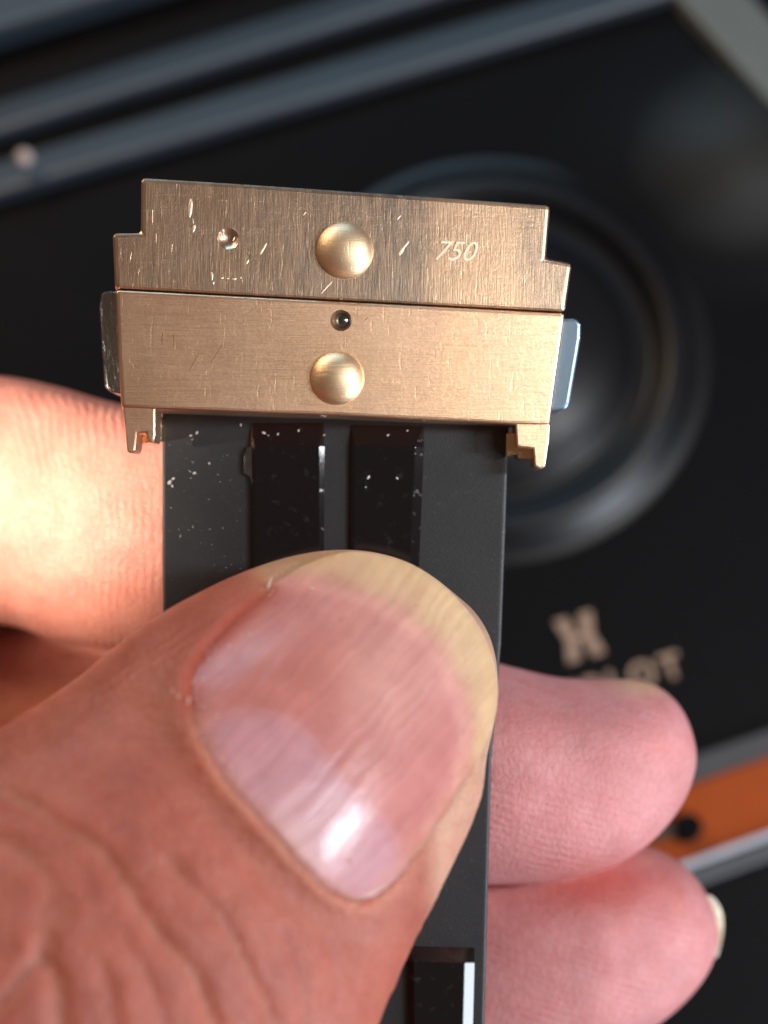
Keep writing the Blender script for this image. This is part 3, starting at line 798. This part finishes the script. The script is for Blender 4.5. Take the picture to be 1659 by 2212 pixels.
isx = (~is_th) & (px[:, 0] < 600) & (px[:, 1] < 1420)
rx = np.hypot((co[:, 0] + 27) * 1.0, (co[:, 1] + 2) * 0.55)
ridge[:, 0] = np.where(isx, 1.0, 0); ridge[:, 1] = np.where(isx, rx * 2 * math.pi / 0.52, 0)
u2 = (co[:, 0] * 0.30 + co[:, 1] * 0.95)
ridge[is_mid, 0] = 0.7; ridge[is_mid, 1] = (u2 * 2 * math.pi / 0.45)[is_mid]
edge_l = full((~ins) * np.exp(-((P[:, 0] - 330) / 170.0) ** 2 - ((P[:, 1] - (1345 - (P[:, 0] - 310) * 0.72) - 60) / 70.0) ** 2))
ridge[:, 0] += edge_l * 0.9; ridge[:, 1] = np.where(edge_l > 0.02, (co[:, 0] * .55 - co[:, 1] * .83) * 2 * math.pi / 0.42, ridge[:, 1])

me.vertices.foreach_set('co', ((co - np.array(hroot)) * MM).astype(np.float32).ravel())
def vcol(me, name, arr):
    a = me.attributes.new(name, 'FLOAT_COLOR', 'POINT')
    f = np.ones((len(me.vertices), 4), np.float32); f[:, :3] = arr; a.data.foreach_set('color', f.ravel())
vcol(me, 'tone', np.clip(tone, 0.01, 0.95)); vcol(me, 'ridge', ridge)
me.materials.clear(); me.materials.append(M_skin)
me.polygons.foreach_set('use_smooth', [True] * len(me.polygons)); me.update()
hand['label'] = 'bare hand pinching the black strap blade between a wide thumb and three curled fingers'
hand['category'] = 'hand'

# --- thumb nail plate
R = 70; K = len(nl_poly)
nv_ = []; qx = []
fk = 1 - fo
for i in range(R + 1):
    r = (i / R) ** 0.85
    for kk, q in enumerate(nl_poly):
        p = ncen + (q - ncen) * (r * (1.008 + 0.045 * fk[kk]) + 1e-4); w = nail_pt(*p)
        qx.append(p); nv_.append([w.x, w.y, w.z])
nv_ = np.array(nv_); qx = np.array(qx)
de, _, _ = seg_dist(qx, closed); de = de * mmp
dfe2, _, _ = seg_dist(qx, fe_a); fr2 = 1 - sstep(60, 120, dfe2)
nv_[:, 2] += 0.10 - 0.10 * sstep(0.88, 1.0, np.repeat((np.arange(R + 1) / R), K)) * (1 - fr2)
nv_[:, 2] -= (1 - sstep(0, 0.22, de)) * 0.10 * fr2
# axis coordinates (mm) in the plane of the nail
a_ = (nv_[:, 0] - cx) * AX[0] + (nv_[:, 1] - cy) * AX[1]
s_ = (nv_[:, 0] - cx) * AX[1] - (nv_[:, 1] - cy) * AX[0]
nv_[:, 2] += 0.03 * (fbm(np.stack([s_ * 1.6 + 40, a_ * 0.12 + 9], 1), 3) - .5) + 0.05 * (fbm(np.stack([s_ * .5 + 40, a_ * 0.5 + 9], 1), 4) - .5)
fs = []
for i in range(R):
    for k in range(K): fs.append((i * K + k, i * K + (k + 1) % K, (i + 1) * K + (k + 1) % K, (i + 1) * K + k))
base = len(nv_)
rim = nv_[R * K:(R + 1) * K].copy(); rim[:, 2] -= 0.38; rim[:, :2] = rim[:, :2] * 0.985 + 0.015 * np.array([cx, cy])
nv_ = np.vstack([nv_, rim])
for k in range(K): fs.append((R * K + k, R * K + (k + 1) % K, base + (k + 1) % K, base + k))
q_all = np.vstack([qx, qx[R * K:]]); a_ = np.append(a_, a_[R * K:]); s_ = np.append(s_, s_[R * K:])
nt = np.tile(np.array([0.56, 0.225, 0.205]), (len(nv_), 1))
def nb(mask, c):
    global nt
    m_ = np.clip(mask, 0, 1)[:, None]; nt = nt * (1 - m_) + np.array(c) * m_
wob = (fbm(q_all / 40.0, 31) - .5)
nb(0.5 * sstep(0, 1, (q_all[:, 0] - 600) / 300) * sstep(0, 1, (1700 - q_all[:, 1]) / 300), (0.70, 0.37, 0.33))
# lunula and its milky proximal area
lun = np.array([(430, 1590), (480, 1545), (560, 1535), (640, 1565), (700, 1625), (745, 1690), (800, 1740), (850, 1800), (870, 1870)], float)
dl2, sd2, _ = seg_dist(q_all, catmull(lun, 40)); sgn = dl2 * sd2
nb(0.6 * sstep(-8, 22, sgn + wob * 14), (0.58, 0.34, 0.40))
# free edge
fe_b = catmull([(470, 1330), (520, 1290), (575, 1268), (650, 1262), (740, 1285), (830, 1318), (905, 1375), (955, 1440), (985, 1520), (1000, 1590), (990, 1660), (960, 1725), (925, 1790)], 60)
dq, sq, _ = seg_dist(q_all, fe_b); sg = -dq * sq
nb(0.9 * sstep(-16, 60, sg + wob * 36), (0.68, 0.48, 0.29))
nb(0.55 * np.exp(-((dq * sq + 2) / 16) ** 2), (0.74, 0.38, 0.34))
nb(0.7 * sstep(35, 70, sg) * (q_all[:, 0] < 720), (0.60, 0.36, 0.17))
dfe3, _, _ = seg_dist(q_all, fe_a)
nb(0.6 * np.exp(-((dfe3 - 16) / 9) ** 2) * (q_all[:, 0] > 800), (0.70, 0.49, 0.27))
nb(0.45 * np.exp(-(dl2 / 9) ** 2), (0.62, 0.33, 0.36))
dgo, _, gp = seg_dist(q_all, closed); fb = 1 - fo[np.clip((gp * K).astype(int), 0, K - 1)]; insq = inside(q_all, nl_poly)
sdq = np.where(insq, -dgo, dgo) * mmp
nb(0.75 * fb * sstep(-1.0, 0.1, sdq + (fbm(q_all / 18.0, 51) - .5) * 0.7), (0.52, 0.21, 0.15))
dlf, _, _ = seg_dist(q_all, lf)
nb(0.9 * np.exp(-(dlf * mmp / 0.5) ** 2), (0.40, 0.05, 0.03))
nb(0.5 * np.exp(-(((q_all[:, 0] - 560) / 190) ** 2 + ((q_all[:, 1] - 1400) / 130) ** 2)), (0.52, 0.17, 0.12))
nb(0.35 * np.exp(-(((q_all[:, 0] - 820) / 90) ** 2 + ((q_all[:, 1] - 1450) / 140) ** 2)), (0.70, 0.42, 0.36))
thumb_nail = mk('thumb_nail', [Vector(v) for v in nv_], fs, M_nail, hand, True)
vcol(thumb_nail.data, 'tone', np.clip(nt, 0.01, .95)); vcol(thumb_nail.data, 'ridge', np.stack([s_ + 30, a_ + 30, np.zeros(len(s_))], 1))

# --- finger nails on the far side of the middle and ring finger (only an edge shows)
def back_nail(tip, axis, w, L, zt, name='finger_nail'):
    vs = []; fs = []; n = 16; m_ = 20
    side = Vector((-axis.y, axis.x, 0)).normalized()
    for lay in (0, 1):
        for i in range(n + 1):
            t = i / n
            for j in range(m_ + 1):
                s = (j / m_ - .5) * 2
                ww = w * (1 - 0.25 * t ** 4)
                fwd = L * t - (0.9 * s * s) * t
                vs.append(tip + axis * (fwd - L) + side * (s * ww) + Vector((0, 0, -zt + s * s * 2.0 + (1 - t) * -1.2 - lay * 0.45)))
    q = (n + 1) * (m_ + 1)
    for lay in (0, 1):
        for i in range(n):
            for j in range(m_):
                a = lay * q + i * (m_ + 1) + j; fs.append((a, a + 1, a + m_ + 2, a + m_ + 1))
    rim = [i * (m_ + 1) for i in range(n + 1)] + [n * (m_ + 1) + j for j in range(1, m_ + 1)] + [i * (m_ + 1) + m_ for i in range(n - 1, -1, -1)] + [j for j in range(m_ - 1, 0, -1)]
    for k in range(len(rim)):
        a, b = rim[k], rim[(k + 1) % len(rim)]; fs.append((a, b, b + q, a + q))
    o = mk(name, vs, fs, M_nail, hand, True)
    vcol(o.data, 'tone', np.tile(np.array([0.74, 0.66, 0.50]), (len(vs), 1))); vcol(o.data, 'ridge', np.tile([1., 1., 0.], (len(vs), 1)))
back_nail(D(1562, 1985, -19.0), Vector((1, 0.1, 0)).normalized(), 2.6, 9, 0.0)
back_nail(D(1482, 1620, -18.0), Vector((1, -0.1, 0)).normalized(), 3.2, 9, 0.0)

# --- flakes of dry skin round the nail
fl = []
for (x, y, r, e, a, dz) in [(582, 1262, .075, 6, 70, .30), (409, 1512, .06, 4, 80, .40), (674, 1271, .05, 3, -10, .2), (388, 1502, .05, 1.5, 20, .5), (375, 1490, .05, 1.5, 60, .5),
                            (470, 1545, .04, 2.5, -60, .2), (480, 1640, .04, 2.5, 0, .2), (760, 1860, .05, 4, -45, .2), (500, 1655, .04, 2, 30, .2), (470, 1600, .035, 2, 60, .2), (495, 1395, .04, 3, 60, .25),
                            (540, 1370, .03, 4, 70, .25), (440, 1600, .05, 1.5, 10, .2)]:
    w = nail_pt(x, y); fl.append((w + Vector((0, 0, dz)), r, e, math.radians(a)))
for k in range(70):
    q = cut_l[random.randrange(len(cut_l))] if k < 45 else lf[random.randrange(len(lf))]
    x = q[0] + random.gauss(6, 9); y = q[1] + random.gauss(-4, 9); w = nail_pt(x, y)
    fl.append((w + Vector((0, 0, 0.17)), random.uniform(.010, .030), random.uniform(1, 6), random.uniform(0, 3.1)))
o = specks('skin_flakes', fl, 'small pale flakes of dry skin along the edge of the thumb nail')
mf = Mat('dry_skin'); mf.set(Base_Color=(0.80, 0.58, 0.46), Roughness=0.6, Subsurface_Weight=0.3); mf.b.inputs['Subsurface Scale'].default_value = 0.4 * MM
o.data.materials.clear(); o.data.materials.append(mf.m)
SC.render.resolution_x = 768; SC.render.resolution_y = 1024
